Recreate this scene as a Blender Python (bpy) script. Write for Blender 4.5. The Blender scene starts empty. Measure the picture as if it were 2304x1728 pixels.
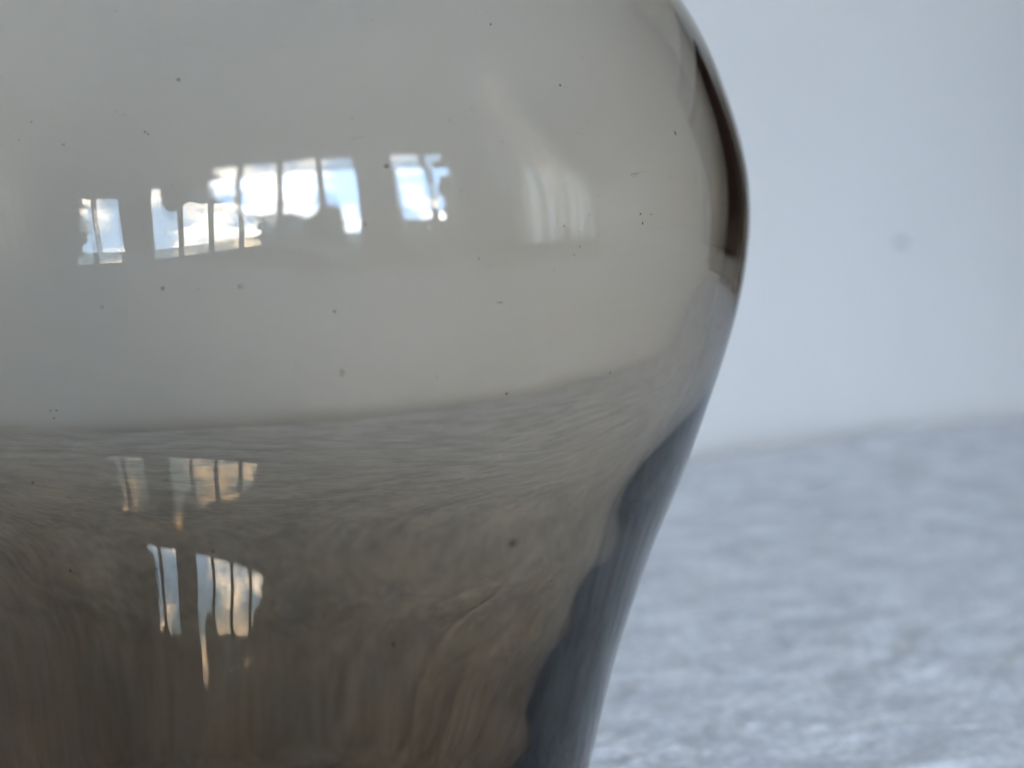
import bpy, bmesh, math, random
import numpy as np
from mathutils import Vector, Matrix

SC = bpy.context.scene
COL = SC.collection
R = math.radians
random.seed(7)
RNG = np.random.default_rng(11)

# ------------------------------------------------------------------ camera
cam_data = bpy.data.cameras.new('camera')
cam = bpy.data.objects.new('camera', cam_data)
COL.objects.link(cam)
cam.location = (0.0, -0.42, 0.16)
cam.rotation_euler = (R(90 - 6.05), 0, R(-6.56))
cam_data.sensor_width = 36.0
cam_data.lens = 83.15
cam_data.clip_start = 0.01
cam_data.clip_end = 400
cam_data.dof.use_dof = True
cam_data.dof.focus_distance = 0.452
cam_data.dof.aperture_fstop = 15.0
SC.camera = cam

# ------------------------------------------------------------------ sky (daylight with broken cloud, seen through the windows)
world = bpy.data.worlds.new('World')
SC.world = world
world.use_nodes = True
wn = world.node_tree.nodes
wl = world.node_tree.links
wn.clear()
w_out = wn.new('ShaderNodeOutputWorld')
w_bg = wn.new('ShaderNodeBackground')
w_tc = wn.new('ShaderNodeTexCoord')
w_map = wn.new('ShaderNodeMapping')
w_map.inputs['Scale'].default_value = (1, 1, 2.2)
w_noise = wn.new('ShaderNodeTexNoise')
w_noise.inputs['Scale'].default_value = 3.3
w_noise.inputs['Detail'].default_value = 7
w_noise.inputs['Roughness'].default_value = 0.52
w_ramp = wn.new('ShaderNodeValToRGB')
w_ramp.color_ramp.elements[0].position = 0.48
w_ramp.color_ramp.elements[1].position = 0.61
w_ramp.color_ramp.elements[0].color = (0.25, 0.42, 0.72, 1)
w_ramp.color_ramp.elements[1].color = (1.42, 1.40, 1.40, 1)
wl.new(w_tc.outputs['Generated'], w_map.inputs['Vector'])
wl.new(w_map.outputs['Vector'], w_noise.inputs['Vector'])
wl.new(w_noise.outputs['Fac'], w_ramp.inputs['Fac'])
wl.new(w_ramp.outputs['Color'], w_bg.inputs['Color'])
w_bg.inputs['Strength'].default_value = 17.0
wl.new(w_bg.outputs['Background'], w_out.inputs['Surface'])

# ------------------------------------------------------------------ render / exposure
SC.view_settings.view_transform = 'Standard'
SC.view_settings.look = 'None'
SC.view_settings.exposure = 1.02
SC.view_settings.gamma = 1.0
SC.view_settings.use_curve_mapping = False
SC.render.engine = 'CYCLES'
cy = SC.cycles
cy.max_bounces = 24
cy.diffuse_bounces = 5
cy.glossy_bounces = 16
cy.transmission_bounces = 24
cy.transparent_max_bounces = 16
cy.caustics_reflective = True
cy.caustics_refractive = True
cy.sample_clamp_indirect = 0
cy.blur_glossy = 0.3
cy.use_adaptive_sampling = False
cy.use_denoising = True
try:
    cy.denoiser = 'OPENIMAGEDENOISE'
    cy.denoising_input_passes = 'RGB_ALBEDO_NORMAL'
    cy.denoising_prefilter = 'ACCURATE'
except Exception:
    pass

# ------------------------------------------------------------------ helpers
def tag(o, label=None, cat=None, group=None, kind=None):
    if label: o['label'] = label
    if cat: o['category'] = cat
    if group: o['group'] = group
    if kind: o['kind'] = kind
    return o

def mesh_obj(name, verts, faces, mat, parent=None, smooth=False):
    me = bpy.data.meshes.new(name)
    me.from_pydata([tuple(v) for v in verts], [], [tuple(f) for f in faces])
    me.update()
    if smooth:
        me.polygons.foreach_set('use_smooth', [True] * len(me.polygons))
    if mat: me.materials.append(mat)
    o = bpy.data.objects.new(name, me)
    COL.objects.link(o)
    if parent: o.parent = parent
    return o

def bm_obj(name, bm, mat, parent=None, smooth=False):
    me = bpy.data.meshes.new(name)
    bm.to_mesh(me); bm.free()
    if smooth:
        me.polygons.foreach_set('use_smooth', [True] * len(me.polygons))
    me.materials.append(mat)
    o = bpy.data.objects.new(name, me)
    COL.objects.link(o)
    if parent: o.parent = parent
    return o

def bm_box(bm, lo, hi, bevel=0.0):
    m = bmesh.ops.create_cube(bm, size=1)
    c = [(a + b) / 2 for a, b in zip(lo, hi)]
    s = [b - a for a, b in zip(lo, hi)]
    for v in m['verts']:
        v.co = Vector((c[0] + v.co.x * s[0], c[1] + v.co.y * s[1], c[2] + v.co.z * s[2]))
    if bevel:
        es = list({e for v in m['verts'] for e in v.link_edges})
        bmesh.ops.bevel(bm, geom=es, offset=bevel, segments=2, affect='EDGES', profile=0.6)

def box(name, lo, hi, mat, parent=None, bevel=0.0):
    bm = bmesh.new()
    bm_box(bm, lo, hi, bevel)
    return bm_obj(name, bm, mat, parent)

def empty(name, loc=(0, 0, 0), rz=0.0):
    o = bpy.data.objects.new(name, None)
    COL.objects.link(o)
    o.location = loc
    o.rotation_euler = (0, 0, rz)
    return o

def new_mat(name):
    m = bpy.data.materials.new(name)
    m.use_nodes = True
    nt = m.node_tree
    nt.nodes.clear()
    out = nt.nodes.new('ShaderNodeOutputMaterial')
    return m, nt, out

def principled(name, color, rough=0.6, spec=0.4, var=0.0, scale=30.0, bump=0.0, bscale=200.0, coord='Object', stretch=(1, 1, 1), dark=None, sheen=0.0):
    m, nt, out = new_mat(name)
    b = nt.nodes.new('ShaderNodeBsdfPrincipled')
    b.inputs['Roughness'].default_value = rough
    b.inputs['Specular IOR Level'].default_value = spec
    if sheen:
        b.inputs['Sheen Weight'].default_value = sheen
        b.inputs['Sheen Roughness'].default_value = 0.5
    tc = nt.nodes.new('ShaderNodeTexCoord')
    mp = nt.nodes.new('ShaderNodeMapping')
    mp.inputs['Scale'].default_value = stretch
    nt.links.new(tc.outputs[coord], mp.inputs['Vector'])
    if var:
        n = nt.nodes.new('ShaderNodeTexNoise')
        n.inputs['Scale'].default_value = scale
        n.inputs['Detail'].default_value = 6
        n.inputs['Roughness'].default_value = 0.6
        nt.links.new(mp.outputs['Vector'], n.inputs['Vector'])
        r = nt.nodes.new('ShaderNodeValToRGB')
        d = dark or tuple(c * (1 - var) for c in color)
        r.color_ramp.elements[0].position = 0.33
        r.color_ramp.elements[1].position = 0.67
        r.color_ramp.elements[0].color = (*d, 1)
        r.color_ramp.elements[1].color = (*color, 1)
        nt.links.new(n.outputs['Fac'], r.inputs['Fac'])
        nt.links.new(r.outputs['Color'], b.inputs['Base Color'])
    else:
        b.inputs['Base Color'].default_value = (*color, 1)
    if bump:
        n2 = nt.nodes.new('ShaderNodeTexNoise')
        n2.inputs['Scale'].default_value = bscale
        n2.inputs['Detail'].default_value = 4
        nt.links.new(mp.outputs['Vector'], n2.inputs['Vector'])
        bp = nt.nodes.new('ShaderNodeBump')
        bp.inputs['Strength'].default_value = bump
        bp.inputs['Distance'].default_value = 0.002
        nt.links.new(n2.outputs['Fac'], bp.inputs['Height'])
        nt.links.new(bp.outputs['Normal'], b.inputs['Normal'])
    nt.links.new(b.outputs['BSDF'], out.inputs['Surface'])
    return m

# ---- numpy lattice noise
def vnoise(x, y, seed=0):
    rng = np.random.default_rng(seed)
    T = rng.random((256, 256))
    xi = np.floor(x).astype(int); yi = np.floor(y).astype(int)
    fx = x - xi; fy = y - yi
    fx = fx * fx * fx * (fx * (fx * 6 - 15) + 10); fy = fy * fy * fy * (fy * (fy * 6 - 15) + 10)
    g = lambda a, b: T[a % 256, b % 256]
    return ((g(xi, yi) * (1 - fx) + g(xi + 1, yi) * fx) * (1 - fy) + (g(xi, yi + 1) * (1 - fx) + g(xi + 1, yi + 1) * fx) * fy) * 2 - 1

def fbm(x, y, octs=4, seed=0, gain=0.5):
    s = 0; a = 1
    for i in range(octs):
        s = s + a * vnoise(x * 2 ** i + 13.7 * i, y * 2 ** i + 5.1 * i, seed + i)
        a *= gain
    return s

def pchip(xs, ys):
    xs = np.array(xs, float); ys = np.array(ys, float)
    h = np.diff(xs); d = np.diff(ys) / h
    m = np.zeros_like(ys)
    m[0], m[-1] = d[0], d[-1]
    for i in range(1, len(xs) - 1):
        m[i] = (d[i - 1] * h[i] + d[i] * h[i - 1]) / (h[i] + h[i - 1])
    def f(q):
        q = np.asarray(q, float)
        k = np.clip(np.searchsorted(xs, q) - 1, 0, len(xs) - 2)
        t = (q - xs[k]) / h[k]
        return ((2*t**3 - 3*t**2 + 1) * ys[k] + (t**3 - 2*t**2 + t) * h[k] * m[k] + (-2*t**3 + 3*t**2) * ys[k+1] + (t**3 - t**2) * h[k] * m[k+1])
    return f

# ------------------------------------------------------------------ materials
M = {}
M['wall'] = principled('wall_paint', (0.785, 0.755, 0.70), 0.75, 0.2, var=0.07, scale=4, bump=0.06, bscale=260)
M['room_wall'] = principled('room_paint', (0.60, 0.60, 0.60), 0.8, 0.2, var=0.06, scale=2)
M['ceiling'] = principled('ceiling_paint', (0.72, 0.72, 0.72), 0.85, 0.2, var=0.04, scale=2)
M['floor'] = principled('floor_boards', (0.20, 0.165, 0.14), 0.45, 0.4, var=0.4, scale=4, stretch=(8, 1, 1))
M['frame'] = principled('window_frame_paint', (0.20, 0.19, 0.18), 0.5, 0.4, var=0.08, scale=12)
M['wood'] = principled('dark_wood', (0.024, 0.0055, 0.004), 0.55, 0.2, var=0.6, scale=7, stretch=(1, 1, 0.12))
M['table_wood'] = principled('table_wood', (0.17, 0.09, 0.045), 0.45, 0.4, var=0.4, scale=6, stretch=(0.15, 1, 1))
M['brass'] = principled('knob_metal', (0.35, 0.25, 0.10), 0.35, 0.6, var=0.1)
M['bark'] = principled('bark', (0.06, 0.045, 0.032), 0.9, 0.1, var=0.4, scale=14)
M['leaf'] = principled('leaf', (0.050, 0.075, 0.022), 0.7, 0.2, var=0.45, scale=3)
M['ground'] = principled('lawn_ground', (0.06, 0.075, 0.03), 0.95, 0.1, var=0.35, scale=1.5)

def cloth_material():
    m, nt, out = new_mat('tablecloth_fabric')
    N, L = nt.nodes, nt.links
    b = N.new('ShaderNodeBsdfPrincipled')
    b.inputs['Roughness'].default_value = 0.9
    b.inputs['Specular IOR Level'].default_value = 0.15
    b.inputs['Sheen Weight'].default_value = 0.25
    b.inputs['Sheen Roughness'].default_value = 0.5
    tc = N.new('ShaderNodeTexCoord')
    def noise(scale, detail, rough, st):
        mp = N.new('ShaderNodeMapping'); mp.inputs['Scale'].default_value = st
        L.new(tc.outputs['Object'], mp.inputs['Vector'])
        n = N.new('ShaderNodeTexNoise')
        n.inputs['Scale'].default_value = scale
        n.inputs['Detail'].default_value = detail
        n.inputs['Roughness'].default_value = rough
        L.new(mp.outputs['Vector'], n.inputs['Vector'])
        return n
    n1 = noise(48, 5, 0.62, (0.8, 1.0, 1))
    n3 = noise(330, 4, 0.75, (1, 0.8, 1))
    mixn = N.new('ShaderNodeMath'); mixn.operation = 'MULTIPLY_ADD'
    mixn.inputs[1].default_value = 0.6
    half = N.new('ShaderNodeMath'); half.operation = 'MULTIPLY'; half.inputs[1].default_value = 0.45
    L.new(n1.outputs['Fac'], half.inputs[0])
    L.new(n3.outputs['Fac'], mixn.inputs[0]); L.new(half.outputs[0], mixn.inputs[2])
    r1 = N.new('ShaderNodeValToRGB')
    r1.color_ramp.elements[0].position = 0.45
    r1.color_ramp.elements[1].position = 0.61
    r1.color_ramp.elements[0].color = (0.55, 0.55, 0.565, 1)
    r1.color_ramp.elements[1].color = (0.92, 0.918, 0.92, 1)
    L.new(mixn.outputs[0], r1.inputs['Fac'])
    L.new(r1.outputs['Color'], b.inputs['Base Color'])
    n2 = noise(420, 3, 0.6, (1, 1, 1))
    bp = N.new('ShaderNodeBump')
    bp.inputs['Strength'].default_value = 0.5
    bp.inputs['Distance'].default_value = 0.0015
    L.new(n2.outputs['Fac'], bp.inputs['Height'])
    L.new(bp.outputs['Normal'], b.inputs['Normal'])
    L.new(b.outputs['BSDF'], out.inputs['Surface'])
    return m
M['cloth'] = cloth_material()

GLASS_IOR = 1.5
def glass_material():
    m, nt, out = new_mat('smoky_glass')
    g = nt.nodes.new('ShaderNodeBsdfGlass')
    g.distribution = 'GGX'
    g.inputs['Color'].default_value = (1, 1, 1, 1)
    g.inputs['Roughness'].default_value = 0.0
    g.inputs['IOR'].default_value = GLASS_IOR
    v = nt.nodes.new('ShaderNodeVolumeAbsorption')
    v.inputs['Color'].default_value = (0.505, 0.372, 0.165, 1)
    v.inputs['Density'].default_value = 114.0
    nt.links.new(g.outputs['BSDF'], out.inputs['Surface'])
    nt.links.new(v.outputs['Volume'], out.inputs['Volume'])
    return m
M['glass'] = glass_material()

def bubble_material():
    m, nt, out = new_mat('air_bubble')
    g = nt.nodes.new('ShaderNodeBsdfGlass')
    g.inputs['Roughness'].default_value = 0.0
    g.inputs['IOR'].default_value = 1.0 / GLASS_IOR
    nt.links.new(g.outputs['BSDF'], out.inputs['Surface'])
    return m
M['bubble'] = bubble_material()
M['speck'] = principled('dark_speck', (0.012, 0.010, 0.009), 0.8, 0.2)

def pane_material():
    m, nt, out = new_mat('window_pane')
    t = nt.nodes.new('ShaderNodeBsdfTransparent')
    t.inputs['Color'].default_value = (0.95, 0.97, 0.97, 1)
    g = nt.nodes.new('ShaderNodeBsdfGlossy')
    g.inputs['Roughness'].default_value = 0.02
    mx = nt.nodes.new('ShaderNodeMixShader')
    mx.inputs['Fac'].default_value = 0.06
    nt.links.new(t.outputs['BSDF'], mx.inputs[1])
    nt.links.new(g.outputs['BSDF'], mx.inputs[2])
    nt.links.new(mx.outputs['Shader'], out.inputs['Surface'])
    return m
M['pane'] = pane_material()

def blind_material():
    m, nt, out = new_mat('blind_fabric')
    d = nt.nodes.new('ShaderNodeBsdfDiffuse')
    d.inputs['Color'].default_value = (0.55, 0.53, 0.47, 1)
    t = nt.nodes.new('ShaderNodeBsdfTranslucent')
    t.inputs['Color'].default_value = (0.80, 0.77, 0.68, 1)
    mx = nt.nodes.new('ShaderNodeMixShader')
    mx.inputs['Fac'].default_value = 0.6
    nt.links.new(d.outputs['BSDF'], mx.inputs[1])
    nt.links.new(t.outputs['BSDF'], mx.inputs[2])
    nt.links.new(mx.outputs['Shader'], out.inputs['Surface'])
    return m
M['blind'] = blind_material()

# ------------------------------------------------------------------ the setting
FLOOR_Z, CEIL_Z = -0.74, 1.72
NAZ = R(28)
WN = Vector((math.sin(NAZ), -math.cos(NAZ), 0))      # from the vase to the window wall
WU = Vector((math.cos(NAZ), math.sin(NAZ), 0))       # along it
WD = 2.28
def wpt(u, z=0.0, out=0.0):
    p = WN * (WD + out) + WU * u
    return Vector((p.x, p.y, z))

U0, U1 = -2.3, 2.9
BWD = 0.63
pA = -WN * BWD - WU * 2.3; pB = -WN * BWD + WU * 2.9
pC = wpt(U1); pD = wpt(U0)

def wall_panel(name, a, b, mat, thick=0.1, side=1):
    d = (b - a).normalized()
    nrm = Vector((-d.y, d.x, 0)) * thick * side
    vs = []
    for z in (FLOOR_Z, CEIL_Z):
        for p in (a, b, b + nrm, a + nrm):
            vs.append((p.x, p.y, z))
    fs = [(0, 1, 2, 3), (7, 6, 5, 4), (0, 4, 5, 1), (1, 5, 6, 2), (2, 6, 7, 3), (3, 7, 4, 0)]
    o = mesh_obj(name, vs, fs, mat)
    return tag(o, kind='structure')

wall_panel('wall_back', pA, pB, M['wall'], side=1)
wall_panel('wall_right', pB, pC, M['room_wall'], side=1)
wall_panel('wall_left', pD, pA, M['room_wall'], side=1)

def prism(name, z0, z1, mat):
    pts = [pA, pD, pC, pB]
    n = len(pts)
    c = sum(pts, Vector()) / n
    pts = [c + (p - c) * 1.06 for p in pts]
    vs = [(p.x, p.y, z0) for p in pts] + [(p.x, p.y, z1) for p in pts]
    fs = [tuple(range(n))[::-1], tuple(range(n, 2 * n))] + [(i, (i + 1) % n, n + (i + 1) % n, n + i) for i in range(n)]
    return tag(mesh_obj(name, vs, fs, mat), kind='structure')
prism('floor', FLOOR_Z - 0.1, FLOOR_Z, M['floor'])
prism('ceiling', CEIL_Z, CEIL_Z + 0.1, M['ceiling'])

# the window wall with three openings
SILL, HEAD = -0.12, 1.03
OPEN = [(-1.62, -0.134), (0.16, 0.744), (1.34, 2.67)]
def window_wall():
    bm = bmesh.new()
    def blk(u0, u1, z0, z1):
        vs = [bm.verts.new(wpt(u, z, o)) for o in (0, 0.16) for (u, z) in ((u0, z0), (u1, z0), (u1, z1), (u0, z1))]
        for f in ((0, 1, 2, 3), (7, 6, 5, 4), (0, 4, 5, 1), (1, 5, 6, 2), (2, 6, 7, 3), (3, 7, 4, 0)):
            bm.faces.new([vs[i] for i in f])
    us = [U0] + [x for o in OPEN for x in o] + [U1]
    for i in range(0, len(us), 2):
        blk(us[i], us[i + 1], SILL, HEAD)
    blk(U0, U1, FLOOR_Z, SILL)
    blk(U0, U1, HEAD, CEIL_Z)
    bmesh.ops.recalc_face_normals(bm, faces=bm.faces)
    return tag(bm_obj('wall_front', bm, M['room_wall']), kind='structure')
window_wall()

RZ = math.atan2(WU.y, WU.x)
def make_window(u0, u1, bars, label, barw=0.055):
    base = wpt((u0 + u1) / 2, SILL, 0.07)
    t = empty('window', base, RZ)
    tag(t, label, 'window', 'windows that show as reflections in the vase')
    w = (u1 - u0) / 2; h = HEAD - SILL
    fw = 0.03
    bm = bmesh.new()
    bm_box(bm, (-w + 0.001, -0.03, 0.001), (-w + fw, 0.03, h - 0.001))
    bm_box(bm, (w - fw, -0.03, 0.001), (w - 0.001, 0.03, h - 0.001))
    bm_box(bm, (-w + fw, -0.03, 0.001), (w - fw, 0.03, fw))
    bm_box(bm, (-w + fw, -0.03, h - fw), (w - fw, 0.03, h - 0.001))
    bm_obj('frame', bm, M['frame'], t)
    xs = [-w + fw] + [b - (u0 + u1) / 2 for b in bars] + [w - fw]
    for b in xs[1:-1]:
        box('glazing_bar', (b - barw / 2, -0.024, fw), (b + barw / 2, 0.024, h - fw), M['frame'], t)
    for i in range(len(xs) - 1):
        a = xs[i] + (barw / 2 if i else 0); c = xs[i + 1] - (barw / 2 if i < len(xs) - 2 else 0)
        mesh_obj('pane', [(a, 0, fw), (c, 0, fw), (c, 0, h - fw), (a, 0, h - fw)], [(0, 1, 2, 3)], M['pane'], t)
    # portal so that daylight through this opening is sampled well
    ld = bpy.data.lights.new('daylight', 'AREA')
    ld.shape = 'RECTANGLE'
    ld.size = (u1 - u0); ld.size_y = h
    ld.cycles.is_portal = True
    lo = bpy.data.objects.new('daylight', ld)
    COL.objects.link(lo)
    lo.location = wpt((u0 + u1) / 2, SILL + h / 2, 0.15)
    lo.rotation_euler = (-WN).to_track_quat('-Z', 'Z').to_euler()
    return t
make_window(*OPEN[0], [-1.254, -0.845, -0.475], 'wide window of four tall panes reflected in the belly of the vase')
make_window(*OPEN[1], [0.48], 'narrow window of two tall panes reflected right of the wide one')
make_window(*OPEN[2], [2.0], 'window behind vertical blinds reflected faintly at the right of the vase')

def make_blind(u0, u1):
    t = empty('vertical_blind', wpt((u0 + u1) / 2, SILL + 0.02, -0.06), RZ)
    tag(t, 'pale vertical blind hanging before a window, mirrored as faint strips', 'blind')
    w = (u1 - u0) / 2; h = HEAD - SILL
    box('head_rail', (-w, -0.025, h - 0.03), (w, 0.025, h + 0.03), M['frame'], t)
    n = 7; step = 2 * w / n
    sl = None
    for i in range(n):
        x = -w + (i + 0.5) * step
        if sl is None:
            vs = []
            for z in (0.0, h - 0.03):
                for k in range(5):
                    s = (k / 4 - 0.5) * step * 0.66
                    vs.append((s, 0.012 * math.cos(math.pi * (k / 4 - 0.5)), z))
            fs = [(k, k + 1, k + 6, k + 5) for k in range(4)]
            sl = mesh_obj('slat', vs, fs, M['blind'], t, True)
            o = sl
        else:
            o = sl.copy(); COL.objects.link(o); o.parent = t
        o.location = (x, 0.014 * (-1) ** i, 0)
        o.rotation_euler = (0, 0, R(3 * math.sin(i * 2.1)))
    return t
make_blind(1.28, 2.72)

# outside: ground and trees
tag(mesh_obj('ground', [(-60, -70, -1.3), (70, -70, -1.3), (70, 30, -1.3), (-60, 30, -1.3)], [(0, 1, 2, 3)], M['ground']), kind='structure')

def leaf_cloud(centers, radii, n, size, rng):
    vs, fs = [], []
    tot = np.array(radii, float) ** 2; tot /= tot.sum()
    for (c, r, p) in zip(centers, radii, tot):
        k = int(n * p)
        d = rng.normal(size=(k, 3)); d /= np.linalg.norm(d, axis=1)[:, None]
        rr = r * rng.random(k) ** 0.4 * (0.85 + 0.3 * rng.random(k))
        P = np.array(c) + d * rr[:, None]
        for q in P:
            a = rng.normal(size=3); a /= np.linalg.norm(a)
            b = rng.normal(size=3); b -= a * a.dot(b); b /= np.linalg.norm(b)
            s = size * (0.6 + 0.8 * rng.random())
            i = len(vs)
            vs += [q - a * s, q + b * s * 0.5, q + a * s, q - b * s * 0.5]
            fs.append((i, i + 1, i + 2, i + 3))
    return vs, fs

def make_tree(az, dist, top_el, width, label, seed, cat='tree'):
    rng = np.random.default_rng(seed)
    x = math.sin(R(az)) * dist; y = -math.cos(R(az)) * dist
    top = 0.147 + math.tan(R(top_el)) * dist
    H = top + 1.3
    t = empty('tree' if cat == 'tree' else 'shrub', (x, y, -1.3))
    tag(t, label, cat, 'greenery outside the windows')
    # tapered trunk with limbs
    bm = bmesh.new()
    def limb(a, b, r0, r1):
        a = Vector(a); b = Vector(b); d = (b - a)
        q = d.to_track_quat('Z', 'Y').to_matrix().to_4x4()
        m = Matrix.Translation((a + b) / 2) @ q
        bmesh.ops.create_cone(bm, cap_ends=True, segments=8, radius1=r0, radius2=r1, depth=d.length, matrix=m)
    limb((0, 0, 0), (0.03, 0, H * 0.6), 0.035 * H, 0.018 * H)
    cs, rs = [], []
    for i in range(9):
        a = i * 2.4 + rng.random(); 
        zc = H * (0.35 + 0.5 * (i + 1) / 9)
        off = width * 0.5 * (0.75 if i < 6 else 0.35) * (0.5 + 0.5 * rng.random())
        c = (math.cos(a) * off, math.sin(a) * off, zc)
        limb((0.02, 0, zc * 0.55), c, 0.012 * H, 0.004 * H)
        cs.append(c); rs.append(width * (0.24 + 0.10 * rng.random()))
    k = max(c[2] + r for c, r in zip(cs, rs))
    bm_obj('trunk', bm, M['bark'], t)
    vs, fs = leaf_cloud(cs, rs, 9000, 0.055 * width + 0.02, rng)
    vs = [(v[0], v[1], v[2] * H / k) for v in vs]
    mesh_obj('crown', vs, fs, M['leaf'], t)
    return t
def make_hedge(az0, az1, dist, el, label, seed):
    rng = np.random.default_rng(seed)
    a = Vector((math.sin(R(az0)), -math.cos(R(az0)), 0)) * dist
    b = Vector((math.sin(R(az1)), -math.cos(R(az1)), 0)) * dist
    mid = (a + b) / 2; L = (b - a).length; d = (b - a) / L
    top = 0.147 + math.tan(R(el)) * dist
    H = top + 1.3
    t = empty('hedge', (mid.x, mid.y, -1.3), math.atan2(d.y, d.x))
    tag(t, label, 'hedge', 'greenery outside the windows')
    n = int(L * 2600)
    x = (rng.random(n) - 0.5) * L; y = (rng.random(n) - 0.5) * 0.55
    hh = H * (1 + 0.055 * vnoise(x * 1.3 + 40, x * 0 + 3, seed) + 0.04 * vnoise(x * 5 + 70, x * 0 + 8, seed + 1))
    z = hh * rng.random(n) ** 0.55
    P = np.stack([x, y, z], -1)
    A = rng.normal(size=(n, 3)); A /= np.linalg.norm(A, axis=1)[:, None]
    B = rng.normal(size=(n, 3)); B -= A * (A * B).sum(1)[:, None]; B /= np.linalg.norm(B, axis=1)[:, None]
    sz = (0.035 + 0.035 * rng.random(n))[:, None]
    V = np.stack([P - A * sz, P + B * sz * 0.6, P + A * sz, P - B * sz * 0.6], 1).reshape(-1, 3)
    mesh_obj('foliage', V.tolist(), np.arange(4 * n).reshape(-1, 4).tolist(), M['leaf'], t)
    bm = bmesh.new()
    for k in range(int(L / 0.5)):
        xx = -L / 2 + 0.25 + k * 0.5
        bmesh.ops.create_cone(bm, cap_ends=True, segments=7, radius1=0.03, radius2=0.012, depth=H * 0.8, matrix=Matrix.Translation((xx, 0.05 * math.sin(k * 3), H * 0.4)))
    bm_obj('stems', bm, M['bark'], t)
    return t
make_hedge(-14, 20.8, 8.5, 5.4, 'long clipped hedge outside along the foot of the wide window', 2)
make_hedge(25.6, 58, 8.5, 3.2, 'clipped hedge outside along the foot of the narrow window', 3)
make_tree(-11.2, 6.5, 16.0, 2.2, 'leafy tree outside cutting the far corner of the wide window', 1)
make_tree(51.2, 6.5, 24.0, 1.7, 'tall tree outside cutting the second pane of the narrow window', 9)
make_tree(17.2, 7.6, 8.2, 1.0, 'added round tree shape above the hedge, standing in for the person behind the camera', 21)  # added stand-in: gives the dark dome of the person behind the camera
make_tree(60.0, 5.2, 25.0, 1.7, 'tall dense tree added close outside to darken the gaps of the blinds, the nearer of two', 12)  # added to block the sky between the slats so the strips show
make_tree(74.0, 5.0, 25.0, 1.9, 'tall dense tree added close outside to darken the gaps of the blinds, the one further right', 13)  # second added blocker, keeps the remaining slat gaps dark

# ------------------------------------------------------------------ table and cloth
TX0, TX1, TY0, TY1 = -1.05, 1.45, -0.66, 0.487
TABLE_RZ = R(32)
tb = empty('table', (0, 0, FLOOR_Z), TABLE_RZ)
tag(tb, 'wooden table wholly under the pale crumpled cloth', 'table')
TH = -FLOOR_Z
box('tabletop', (TX0 + 0.01, TY0 + 0.01, TH - 0.038), (TX1 - 0.01, TY1 - 0.01, TH - 0.008), M['table_wood'], tb, 0.004)
leg = None
for (x, y) in ((TX0 + 0.08, TY0 + 0.08), (TX1 - 0.08, TY0 + 0.08), (TX0 + 0.08, TY1 - 0.08), (TX1 - 0.08, TY1 - 0.08)):
    if leg is None:
        leg = box('leg', (-0.03, -0.03, 0), (0.03, 0.03, TH - 0.0385), M['table_wood'], tb, 0.003); o = leg
    else:
        o = leg.copy(); COL.objects.link(o); o.parent = tb
    o.location = (x, y, 0)

def cloth_height(X, Y):
    # wandering creases at several sizes and directions, like crushed velvet
    wx = fbm(X * 4, Y * 4, 3, 23) * 0.10
    wy = fbm(X * 4 + 9, Y * 4 + 4, 3, 33) * 0.10
    def crease(u, v, seed, p):
        a = fbm(u, v, 3, seed)
        return (1 - np.abs(np.clip(a, -1, 1))) ** p
    h = fbm(X * 2.2, Y * 2.2, 2, 81) * 0.002
    for (ang, fu, fv, amp, p, seed) in ((12, 5, 12, 0.0009, 9, 43), (-28, 6, 15, 0.0009, 10, 53), (40, 8, 19, 0.0007, 9, 57), (-8, 16, 38, 0.00045, 6, 63), (65, 18, 42, 0.0004, 6, 67), (20, 44, 90, 0.00022, 3, 75)):
        c, s_ = math.cos(R(ang)), math.sin(R(ang))
        U = (X + wx) * c + (Y + wy) * s_; V = (Y + wx) * c - (X + wy) * s_
        h = h + crease(U * fu, V * fv, seed, p) * amp
    h = h + fbm(X * 150, Y * 170, 2, 71) * 0.00016
    # a fold that lifts the far right
    h = h + 0.004 * np.exp(-(((X - 0.72) / 0.16) ** 2)) * np.clip((Y - 0.25) / 0.22, 0, 1) ** 1.5
    # flat under the foot of the vase
    rr = np.hypot(X, Y)
    k = np.clip((rr - 0.055) / 0.06, 0, 1); k = k * k * (3 - 2 * k)
    return h * k

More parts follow.
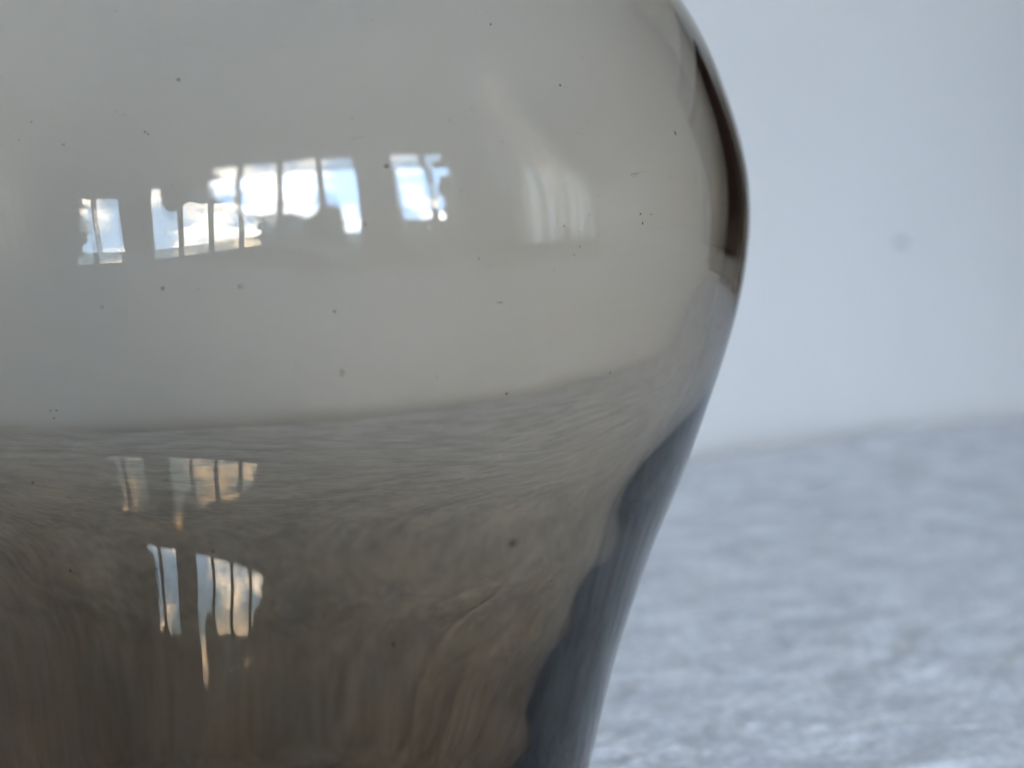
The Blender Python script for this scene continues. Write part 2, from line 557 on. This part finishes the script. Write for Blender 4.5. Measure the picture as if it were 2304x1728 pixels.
def make_cloth():
    drop = 0.16
    rad = 0.012
    xs = np.concatenate([np.linspace(TX0, -0.35, 120)[:-1], np.linspace(-0.35, 0.85, 620)[:-1], np.linspace(0.85, TX1, 110)])
    ys = np.concatenate([np.linspace(TY0, -0.1, 110)[:-1], np.linspace(-0.1, TY1, 460)])
    # overhang rows appended on each side: (distance past the edge)
    def ext(arr, n=14):
        e = np.linspace(drop / n, drop, n)
        return np.concatenate([arr[0] - e[::-1], arr, arr[-1] + e])
    gx, gy = ext(xs), ext(ys)
    X, Y = np.meshgrid(gx, gy)
    ox = np.maximum(X - TX1, 0) - np.maximum(TX0 - X, 0)
    oy = np.maximum(Y - TY1, 0) - np.maximum(TY0 - Y, 0)
    Z = cloth_height(X, Y)
    def roll(o):
        s = np.abs(o); ang = np.clip(s / rad, 0, math.pi / 2)
        out = rad * np.sin(ang)
        dn = rad * (1 - np.cos(ang)) + np.maximum(s - rad * math.pi / 2, 0)
        return np.sign(o) * out, dn
    rx, dx = roll(ox); ry, dy = roll(oy)
    wav = 0.010 * np.sin(X * 17 + 2 * np.sin(Y * 5)) * np.clip(dy / drop, 0, 1) 
    wavx = 0.010 * np.sin(Y * 15) * np.clip(dx / drop, 0, 1)
    PX = np.clip(X, TX0, TX1) + rx + np.abs(wavx) * np.sign(ox)
    PY = np.clip(Y, TY0, TY1) + ry + np.abs(wav) * np.sign(oy)
    PZ = Z - np.maximum(dx, dy)
    h, w = X.shape
    me = bpy.data.meshes.new('tablecloth')
    V = np.stack([PX, PY, PZ], -1).reshape(-1, 3)
    idx = np.arange(h * w).reshape(h, w)
    F = np.stack([idx[:-1, :-1], idx[:-1, 1:], idx[1:, 1:], idx[1:, :-1]], -1).reshape(-1, 4)
    me.vertices.add(len(V)); me.vertices.foreach_set('co', V.ravel())
    me.loops.add(F.size); me.loops.foreach_set('vertex_index', F.ravel().astype(np.int32))
    me.polygons.add(len(F))
    me.polygons.foreach_set('loop_start', np.arange(0, F.size, 4, dtype=np.int32))
    me.polygons.foreach_set('loop_total', np.full(len(F), 4, dtype=np.int32))
    me.polygons.foreach_set('use_smooth', np.ones(len(F), bool))
    me.update(calc_edges=True)
    me.materials.append(M['cloth'])
    o = bpy.data.objects.new('tablecloth', me)
    COL.objects.link(o)
    o.rotation_euler = (0, 0, TABLE_RZ)
    return tag(o, 'pale blue-grey crumpled tablecloth under and behind the vase', 'tablecloth')
make_cloth()

# ------------------------------------------------------------------ the vase
# outer profile (height above the table, radius)
prof = [(0.0, 0.0525), (0.0035, 0.0555), (0.012, 0.0565), (0.028, 0.05883), (0.038, 0.06006), (0.0466, 0.06191), (0.0544, 0.06365), (0.0662, 0.06632),
        (0.078, 0.07005), (0.0898, 0.07386), (0.0968, 0.07718), (0.1034, 0.07966), (0.1141, 0.08302), (0.1194, 0.08515), (0.1258, 0.08695), (0.1322, 0.0885),
        (0.1385, 0.0895), (0.1432, 0.0899), (0.1471, 0.09), (0.1524, 0.0894), (0.1595, 0.08775), (0.1672, 0.08485), (0.175, 0.0821), (0.1828, 0.077),
        (0.192, 0.0705), (0.204, 0.0595), (0.214, 0.05), (0.224, 0.0425), (0.236, 0.038), (0.25, 0.037), (0.262, 0.0385)]
pz = np.array([p[0] for p in prof]); prr = np.array([p[1] for p in prof])
zz = np.linspace(0, 0.262, 1200)
rr0 = pchip(pz, prr)(zz)
# smooth away measuring wobble
def gsmooth(a, s):
    k = np.arange(-int(4 * s), int(4 * s) + 1); w = np.exp(-0.5 * (k / s) ** 2); w /= w.sum()
    p = len(k) // 2
    ap = np.concatenate([2 * a[0] - a[p:0:-1], a, 2 * a[-1] - a[-2:-p - 2:-1]])
    return np.convolve(ap, w, 'valid')
rs_ = gsmooth(rr0, 26)
mixk = np.clip(zz / 0.02, 0, 1)
r_out = rr0 * (1 - mixk) + rs_ * mixk
thick = gsmooth(pchip([0.0, 0.015, 0.025, 0.035, 0.044, 0.0525, 0.06, 0.068, 0.075, 0.082, 0.089, 0.096, 0.104, 0.113, 0.124, 0.136, 0.15, 0.17, 0.19, 0.22, 0.262],
              [0.01917, 0.01671, 0.01474, 0.01512, 0.01506, 0.01458, 0.01345, 0.01277, 0.0115, 0.01021, 0.00837, 0.0071, 0.00528, 0.00431, 0.00464, 0.00437, 0.00405, 0.00375, 0.00364, 0.0035, 0.0032])(zz), 24)
# the cavity sits a little off centre low down: share by which the wall on the +x side differs
skew = gsmooth(pchip([0.0, 0.03, 0.042, 0.0525, 0.066, 0.078, 0.088, 0.097, 0.107, 0.120, 0.262], [0.0, 0.0, -0.02, -0.12, -0.22, -0.28, -0.24, -0.06, 0.06, 0, 0])(zz), 24)
R_OUT = lambda z: np.interp(z, zz, r_out)
INNER_FLOOR = 0.022

def make_vase():
    NS = 320
    th = np.arange(NS) / NS * 2 * math.pi
    rings = []   # list of (r array, z array)
    def warp_out(z):
        return 1 + 0.0007 * np.sin(2 * th + 0.6) + 0.00035 * np.sin(5 * th + 40 * z) + 0.0002 * np.sin(9 * th - 90 * z)
    zo = np.concatenate([np.linspace(0.0, 0.004, 8)[:-1], np.linspace(0.004, 0.262, 300)])
    # underside (slightly hollow)
    for f in (0.15, 0.4, 0.7, 0.9, 0.97):
        rings.append((np.full(NS, 0.0525 * f), np.full(NS, 0.0025 * (1 - f ** 3))))
    for z in zo:
        rings.append((R_OUT(z) * warp_out(z), np.full(NS, z)))
    # lip
    t_top = np.interp(0.262, zz, thick); rt = R_OUT(0.262)
    for a in np.linspace(0, math.pi, 9)[1:-1]:
        rings.append((np.full(NS, rt - t_top / 2 + math.cos(a) * t_top / 2), np.full(NS, 0.262 + math.sin(a) * t_top / 2)))
    zi = np.linspace(0.262, INNER_FLOOR + 0.006, 300)
    for z in zi:
        t = np.interp(z, zz, thick)
        low = np.clip((0.118 - z) / 0.05, 0, 1)
        cx, sx = np.cos(th), np.sin(th)
        wob = fbm(cx * 2.3 + 7 + z * 30, sx * 2.3 + 3 + z * 62, 3, 5)
        wob2 = vnoise(cx * 5 + 11, sx * 5 + 4 + z * 105, 9)
        d = t * (1 + np.interp(z, zz, skew) * ((1 + cx) / 2) ** 3 + low * (0.0006 + 0.013 * np.clip(cx, 0, 1) ** 6) * (wob + 0.5 * wob2) + 0.002 * vnoise(cx * 2 + 5, sx * 2 + z * 20, 15))
        rings.append((R_OUT(z) - d, np.full(NS, z)))
    ri = rings[-1][0]
    for f in np.linspace(0, 1, 12)[1:-1]:
        a = f * math.pi / 2
        rings.append((ri * (math.cos(a) ** 0.6), np.full(NS, INNER_FLOOR + 0.006 * (1 - math.sin(a)))))
    V = []
    for r, z in rings:
        V.append(np.stack([r * np.cos(th), r * np.sin(th), z], -1))
    V = np.concatenate(V)
    n = len(rings)
    verts = V.tolist()
    c0 = len(verts); verts.append([0, 0, 0.0025])
    c1 = len(verts); verts.append([0, 0, INNER_FLOOR])
    idx = np.arange(n * NS).reshape(n, NS)
    nx = np.roll(idx, -1, axis=1)
    F = np.stack([idx[:-1], nx[:-1], nx[1:], idx[1:]], -1).reshape(-1, 4).tolist()
    F += [(c0, int(nx[0, j]), int(idx[0, j])) for j in range(NS)]
    F += [(c1, int(idx[-1, j]), int(nx[-1, j])) for j in range(NS)]
    root = empty('vase', (0, 0, 0.0008))
    tag(root, 'smoky grey-brown glass vase with a swelling belly standing on the cloth', 'vase')
    body = mesh_obj('body', verts, F, M['glass'], root, True)
    return root, body
vase, vase_body = make_vase()

# picture-measured ray helper, used only to find which spot of the glass carries a flaw
fpx = cam_data.lens / 36.0 * 2304
rot = cam.rotation_euler.to_matrix()
def ray(x, y):
    d = rot @ Vector((x - 1152, -(y - 864), -fpx))
    return d.normalized()
def hit(x, y, back, depth):
    d = ray(x, y); o = Vector(cam.location)
    ts = np.linspace(0.28, 0.56, 1500)
    P = np.array(o)[None] + np.array(d)[None] * ts[:, None]
    off = depth * np.interp(P[:, 2], zz, thick)
    g = np.hypot(P[:, 0], P[:, 1]) - (np.interp(P[:, 2], zz, r_out) - off)
    ins = np.where(g < 0)[0]
    if not len(ins): return None
    return P[ins[-1] if back else ins[0]]

def add_flaws():
    # air bubbles sealed in the wall
    bub = [(397, 204, 7), (133, 358, 5), (357, 680, 8), (538, 677, 9), (217, 721, 6), (757, 732, 6), (774, 847, 8), (876, 405, 9),
           (1157, 887, 6), (911, 1598, 9), (365, 1164, 8), (190, 1352, 7), (1645, 622, 8), (1443, 1125, 6), (472, 1412, 6), (1285, 1417, 6)]
    src = None
    for (x, y, d) in bub:
        p = hit(x, y, True, 0.5)
        if p is None: continue
        if src is None:
            bm = bmesh.new()
            bmesh.ops.create_uvsphere(bm, u_segments=16, v_segments=10, radius=1)
            o = src = bm_obj('bubble', bm, M['bubble'], vase, True)
        else:
            o = src.copy(); COL.objects.link(o); o.parent = vase
        s = d * 0.5 * 0.5 / fpx
        ang = math.atan2(p[1], p[0])
        o.location = (p[0], p[1], p[2])
        o.rotation_euler = (0, 0, ang)
        o.scale = (s * 0.8, s * 1.25, s)
    # dirt specks and lint on the outside
    rng = np.random.default_rng(5)
    sp = [(229, 13, 3.5), (253, 50, 2), (55, 26, 2), (843, 67, 2.5), (1117, 76, 3.5), (1107, 47, 2), (1330, 148, 3), (638, 125, 2), (1279, 210, 4), (1342, 297, 2.5),
          (1558, 317, 5), (1147, 345, 2.5), (829, 539, 4.5), (796, 289, 2.5), (1023, 295, 2.5), (57, 302, 2.5), (1483, 536, 5), (1477, 514, 4), (1504, 515, 3.2),
          (1331, 588, 3.2), (1318, 607, 3), (1094, 615, 3), (1292, 540, 3), (1139, 713, 3), (1146, 713, 3), (994, 855, 2.5), (884, 973, 2.5), (1417, 858, 4),
          (1157, 1143, 3), (985, 1260, 3), (37, 1190, 6), (93, 1482, 5), (95, 922, 3), (110, 921, 3), (104, 942, 3), (1241, 990, 2.5), (1550, 425, 3),
          (1437, 480, 2.5), (1375, 740, 2.5), (1270, 640, 2.5), (318, 325, 4), (325, 330, 3), (1052, 461, 3), (252, 278, 2), (269, 284, 2)]
    for _ in range(70):
        sp.append((rng.random() * 1600, rng.random() * 1400, 1.2 + rng.random() ** 3 * 1.6))
    vs, fs = [], []
    def flake(p, r, el=1.0, rotk=0.0):
        nrm = np.array([p[0], p[1], 0]); nrm /= np.linalg.norm(nrm)
        a = np.array([-nrm[1], nrm[0], 0]); b = np.array([0, 0, 1.0])
        c, s = math.cos(rotk), math.sin(rotk)
        a, b = a * c + b * s, b * c - a * s
        i = len(vs); k = 7
        for lay in (0, 1):
            for j in range(k):
                q = j / k * 2 * math.pi
                m = r * (0.7 + 0.5 * rng.random())
                vs.append(tuple(p + nrm * (lay * r * 0.5) + a * math.cos(q) * m * el + b * math.sin(q) * m))
        fs.append(tuple(range(i, i + k))[::-1]); fs.append(tuple(range(i + k, i + 2 * k)))
        for j in range(k):
            fs.append((i + j, i + (j + 1) % k, i + k + (j + 1) % k, i + k + j))
    for (x, y, d) in sp:
        p = hit(x, y, True, 0.0)
        if p is None: continue
        nrm = np.array([p[0], p[1], 0]); nrm /= np.linalg.norm(nrm)
        flake(p + nrm * 0.00012, d * 0.5 * 0.5 / fpx * 1.15, 1 + rng.random() * 0.5, rng.random() * 3)
    # fine hairs of lint
    hairs = [((797, 338), (826, 333), 6), ((1455, 428), (1470, 415), 4), ((1462, 416), (1498, 414), 4), ((1556, 310), (1559, 322), 2), ((215, 272), (275, 250), 0), ((1448, 422), (1460, 418), 3)]
    for (a, b, amp) in hairs:
        n = 12
        for i in range(n):
            t = i / (n - 1)
            x = a[0] + (b[0] - a[0]) * t; y = a[1] + (b[1] - a[1]) * t + amp * math.sin(t * 9) * 0.5
            p = hit(x, y, True, 0.0)
            if p is None: continue
            nrm = np.array([p[0], p[1], 0]); nrm /= np.linalg.norm(nrm)
            flake(p + nrm * 0.00012, 0.00005 if amp else 0.00003, 2.2, 0.2)
    o = mesh_obj('dust', vs, fs, M['speck'], vase)
    tag(o, kind='stuff')
    # one large dark inclusion near the front
    p = hit(1145, 1225, False, 0.35)
    bm = bmesh.new()
    bmesh.ops.create_icosphere(bm, subdivisions=2, radius=1)
    for v in bm.verts:
        v.co *= 0.85 + 0.3 * random.random()
    o = bm_obj('inclusion', bm, M['speck'], vase, True)
    tag(o, 'dark grain sealed in the lower front of the glass')
    o.location = tuple(p); s = 11 * 0.35 / fpx
    o.scale = (s * 1.2, s, s * 0.8)
add_flaws()

# ------------------------------------------------------------------ dark cabinet right of the frame, seen only in the rim of the glass
CAB = dict(x0=0.89, x1=1.40, y0=-0.06, y1=0.35, h=0.37)
def cabinet():
    c = CAB
    cx, cyy = (c['x0'] + c['x1']) / 2, (c['y0'] + c['y1']) / 2
    ca, sa = math.cos(TABLE_RZ), math.sin(TABLE_RZ)
    t = empty('cabinet', (cx * ca - cyy * sa, cx * sa + cyy * ca, 0.010), TABLE_RZ)
    tag(t, 'dark brown wooden cabinet glimpsed as the dark band in the vase rim', 'cabinet')
    w = (c['x1'] - c['x0']) / 2; d = (c['y1'] - c['y0']) / 2; h = c['h']
    box('carcass', (-w, -d + 0.02, 0.0), (w, d, h - 0.02), M['wood'], t, 0.003)
    box('top', (-w - 0.012, -d, h - 0.0195), (w + 0.012, d + 0.012, h), M['wood'], t, 0.004)
    for s in (-1, 1):
        a = -w + 0.004 if s < 0 else 0.002
        b = -0.002 if s < 0 else w - 0.004
        dr = box('door', (a, -d + 0.001, 0.012), (b, -d + 0.0195, h - 0.024), M['wood'], t, 0.003)
        bm = bmesh.new()
        bmesh.ops.create_uvsphere(bm, u_segments=14, v_segments=8, radius=0.011)
        k = bm_obj('knob', bm, M['brass'], dr, True)
        k.location = (-0.03 if s < 0 else 0.03, -d - 0.010, h * 0.5)
    return t
cabinet()

# ------------------------------------------------------------------ a small nail left in the wall
def nail():
    d = ray(2020, 545); o = Vector(cam.location); n = -WN
    t = (BWD - n.dot(o)) / n.dot(d)
    p = o + d * t
    bm = bmesh.new()
    q = (-n).to_track_quat('Z', 'Y').to_matrix().to_4x4()
    bmesh.ops.create_cone(bm, cap_ends=True, segments=16, radius1=0.0015, radius2=0.0012, depth=0.002, matrix=Matrix.Translation(p + WN * 0.006) @ q)
    bmesh.ops.create_cone(bm, cap_ends=True, segments=10, radius1=0.0015, radius2=0.0015, depth=0.012, matrix=Matrix.Translation(p - WN * 0.001) @ q)
    bm_obj('nail', bm, M['nail'], bpy.data.objects['wall_back'])
M['nail'] = principled('nail_metal', (0.50, 0.50, 0.51), 0.5, 0.5, var=0.2, scale=400)
nail()
